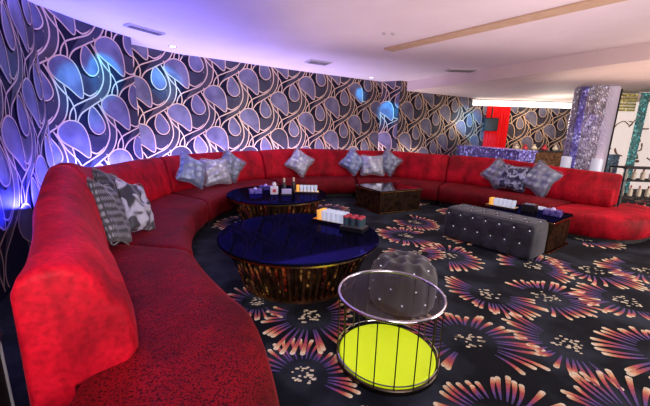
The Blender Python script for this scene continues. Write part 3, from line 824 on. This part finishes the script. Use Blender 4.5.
# dark post, gold bead panel, turquoise bead strand, pale backlit screen, rack
t = empty('dark_post', (6.95, 8.05, 0), 0, 'slim dark post right of the bead column', 'post')
MB().box((0, 0, ZS / 2), (.05, .10, ZS)).build('shaft', M['matblack'], t, bevel=.01); MB().box((0, 0, .03), (.16, .18, .06)).build('base', M['copperdark'], t)
def strands(name, label, x0, y0, x1, y1, z0, z1, m, n_):
    t = empty(name, ((x0 + x1) / 2, (y0 + y1) / 2, 0), 0, label, 'bead curtain')
    t['kind'] = 'thing'
    cx, cy = t.location.x, t.location.y
    s = MB()
    for k in range(n_):
        q = k / (n_ - 1); x, y = x0 + (x1 - x0) * q - cx, y0 + (y1 - y0) * q - cy
        z = z0; pr = []
        while z < z1: pr += [(.006, z), (.014, z + .03), (.006, z + .06)]; z += .07
        s.lathe(pr, 6, (x, y, 0))
    s.build('bead_strings', m, t, True)
    MB().box(((x0 + x1) / 2 - cx, (y0 + y1) / 2 - cy, z1 + .02), (math.hypot(x1 - x0, y1 - y0) + .04, .04, .04), math.atan2(y1 - y0, x1 - x0)).build('rail', M['chrome'], t)
strands('bead_curtain', 'short gold bead curtain hanging from the soffit by the dark post', 7.12, 8.3, 7.62, 8.3, 2.12, ZS - .05, M['beadgold'], 20)
strands('bead_curtain', 'long turquoise bead curtain at the right edge', 7.48, 8.05, 7.75, 8.12, .1, ZS - .05, M['beadcyan'], 18)
t = empty('backlit_screen', (9.2, 9.6, -.0), -.05, 'pale backlit screen with brown branches behind the turquoise beads', 'screen')
MB().box((0, 0, 1.25), (3.6, .06, 2.5)).build('panel', mat('pale_panel', (.8, .72, .7), .6, emit=(.95, .80, .74), es=.7), t)
random.seed(5); s = MB()
for k in range(26):
    x = random.uniform(-1.4, 1.3); z = random.uniform(.3, 2.1)
    pts_ = [(x, -.04, z)]
    for q in range(4): x += random.uniform(-.1, .25); z += random.uniform(-.12, .2); pts_.append((x, -.04, z))
    s.tube(cr(pts_, 4), random.uniform(.012, .03), 6)
s.build('branch_pattern', mat('brown_branch', (.35, .2, .12), .6), t, True)
t = empty('blue_bead_screen', (7.40, 8.6, 0), 0, 'low pale blue glass bead screen between the post and turquoise beads', 'screen')
MB().box((0, 0, .80), (.75, .04, .50)).build('bead_panel', bead_mat('pale_blue_beads', (.35, .45, .7), (.7, .78, .9), .5, (.6, .8, 1)), t)
MB().box((0, 0, .27), (.78, .06, .54)).build('base', M['matblack'], t)
def rack(x, y, label):
    t = empty('drinks_rack', (x, y, 0), -.1, label, 'rack')
    for sx in (-1, 1):
        for sy in (-1, 1): MB().box((sx * .45, sy * .18, .47), (.035, .035, .94)).build('leg', M['black'], t)
    for z in (.12, .42, .72, .94): MB().box((0, 0, z), (.94, .40, .025)).build('shelf', M['matblack'], t, bevel=.004)
    return t
rack(5.72, 5.75, 'black open rack behind the rounded chaise end')
random.seed(9)
for z, row in ((.1325, 'lowest'), (.4325, 'middle'), (.7325, 'upper')):
    b0 = None
    for k in range(6):
        if b0 is None:
            b0 = empty('bottle'); o = b0
            MB().lathe([(.001, 0), (.032, 0), (.035, .015), (.035, .11), (.014, .15), (.001, .15)], 14).build('body', M['cream'], o, True)
            MB().lathe([(.013, .15), (.013, .19), (.001, .195)], 12).build('cap', M['redcup'], o, True)
        else: o = copy_tree(b0)
        lx = -.36 + .144 * k; o.location = (5.72 + lx * math.cos(-.1), 5.70 + lx * math.sin(-.1), z)
        tag(o, 'cream bottle with red cap on the %s shelf of the black rack' % row, 'bottle', 'cream bottles on the %s rack shelf' % row)

# ---------------------------------------------------------------- lights
def area(name, loc, aim, size, sy, power, col, spread=None):
    l = bpy.data.lights.new(name, 'AREA'); l.shape = 'RECTANGLE'; l.size = size; l.size_y = sy; l.energy = power; l.color = col
    if spread: l.spread = R_(spread)
    o = bpy.data.objects.new(name, l); COL.objects.link(o); o.location = loc
    o.rotation_euler = (Vector(aim) - Vector(loc)).to_track_quat('-Z', 'Y').to_euler(); return o
def spot(name, loc, aim, power, col, ang=60, blend=.6, r=.04):
    l = bpy.data.lights.new(name, 'SPOT'); l.energy = power; l.color = col; l.spot_size = R_(ang); l.spot_blend = blend; l.shadow_soft_size = r
    o = bpy.data.objects.new(name, l); COL.objects.link(o); o.location = loc
    o.rotation_euler = (Vector(aim) - Vector(loc)).to_track_quat('-Z', 'Y').to_euler(); return o
def point(name, loc, power, col, r=.1):
    l = bpy.data.lights.new(name, 'POINT'); l.energy = power; l.color = col; l.shadow_soft_size = r
    o = bpy.data.objects.new(name, l); COL.objects.link(o); o.location = loc; return o
# LED strip between sofa back and wall
LED = [((-1.78, 1.62), (-2.1, 1.5), 26, (.015, .03, 1)), ((-2.32, 2.50), (-2.7, 2.4), 30, (.02, .03, 1)), ((-2.85, 3.45), (-3.2, 3.4), 60, (.05, .05, 1)), ((-3.2, 3.85), (-3.5, 4.6), 60, (.10, .10, 1)),
       ((-3.05, 4.3), (-3.5, 4.6), 50, (.22, .26, 1)), ((-2.98, 5.1), (-3.4, 5.3), 50, (.30, .28, 1)), ((-2.85, 5.95), (-3.1, 6.5), 50, (.40, .34, 1)),
       ((-2.30, 6.70), (-2.5, 7.0), 46, (.5, .42, 1)), ((-1.5, 7.3), (-1.6, 7.6), 42, (.52, .45, 1)), ((-.75, 7.85), (-.8, 8.1), 42, (.6, .5, 1)),
       ((.2, 8.25), (0, 8.7), 24, (.75, .6, .95)), ((1.1, 8.6), (1.0, 9.2), 14, (.9, .75, .8)), ((2.4, 8.6), (2.5, 9.4), 22, (1, .85, .8))]
for (x, y), (ax, ay), p, c in LED:
    v = Vector((x - ax, y - ay)).normalized() * .24
    area('led_strip', (ax + v.x, ay + v.y, .62), (ax, ay, 1.08), .75, .08, p * .8, c)
area('key', (.6, -1.2, 2.5), (.3, 3.2, .3), 2.0, 1.0, 20, (1, .93, .95))
area('key_left', (.2, -.6, 2.3), (-1.3, 1.6, .7), 1.0, .8, 19, (1, .85, .9), 80)
area('ceiling_fill', (1.6, -1.2, .9), (2.2, 4.5, 2.85), 2.4, .8, 40, (1, .82, .86))  # added lamp behind the camera that brightens the ceiling, not real bounce
area('ceiling_fill', (7.5, 2.5, .6), (4.0, 5.0, 2.8), 2.4, .8, 80, (1, .78, .70))  # added warm lamp at right, aimed up at the ceiling
area('ceiling_fill_up', (1.6, 4.3, 2.15), (1.6, 4.3, 3), 4.4, 3.0, 26, (1, .76, .80))  # added unseen lamp facing up, no fixture here, lifts the ceiling
area('ceiling_fill_up', (5.6, 5.4, 2.1), (5.6, 5.4, 3), 2.4, 3.0, 20, (1, .74, .62))  # same kind of added lamp, unseen below the soffit
area('window_right', (6.2, 1.0, 1.9), (2.2, 2.6, 0), 2.0, 1.4, 115, (.92, .95, 1))
for x, y, p in ((.5, 4.6, 30), (2.6, 3.6, 50), (2.0, 6.3, 45), (-.6, 6.0, 36), (4.0, 7.2, 34), (4.4, 4.6, 45)):
    spot('downlight_beam', (x, y, 2.58 if x > 4 else 2.8), (x, y, 0), p, (1, .86, .8), 120, .9, .08)
# cyan accents on the wallpaper
for loc, aim, p in (((-2.3, 5.0, 2.7), (-3.4, 5.2, 2.2), 20), ((-2.3, 5.6, 2.7), (-3.1, 6.5, 2.3), 16), ((-2.3, 4.2, 2.7), (-3.5, 4.75, 1.9), 24),
                    ((1.0, 8.5, 2.7), (.9, 9.2, 2.45), 9), ((1.2, 8.3, 2.6), (1.72, 9.4, 2.0), 22), ((3.6, 8.9, 2.5), (4.45, 10.5, 1.9), 34), ((3.9, 9.2, 2.5), (4.8, 10.7, 1.7), 34)):
    spot('cyan_accent', loc, aim, p * 12, (.01, .5, 1), 30, .5)
spot('gold_accent', (6.2, 10.3, 2.4), (6.9, 11.4, 1.6), 90, (1, .7, .3), 60)
spot('violet_column', (5.2, 6.6, 2.4), (5.95, 7.6, 1.4), 26, (.35, .25, 1), 45)
spot('counter_violet', (3.4, 7.8, 2.4), (4.1, 8.0, .9), 40, (.35, .3, 1), 80)
point('bar_fill', (6.6, 9.7, 1.9), 45, (1, .9, .8), .3)
point('ceiling_fill_point', (2.2, 3.2, 1.9), 20, (1, .82, .72), .5)  # added point lamp in mid-air to warm the ceiling, no fixture
W = bpy.data.worlds.new('world'); S.world = W; W.use_nodes = True
W.node_tree.nodes['Background'].inputs[0].default_value = (.62, .5, .62, 1); W.node_tree.nodes['Background'].inputs[1].default_value = .06
S.view_settings.view_transform = 'Standard'; S.view_settings.look = 'None'; S.view_settings.exposure = 0
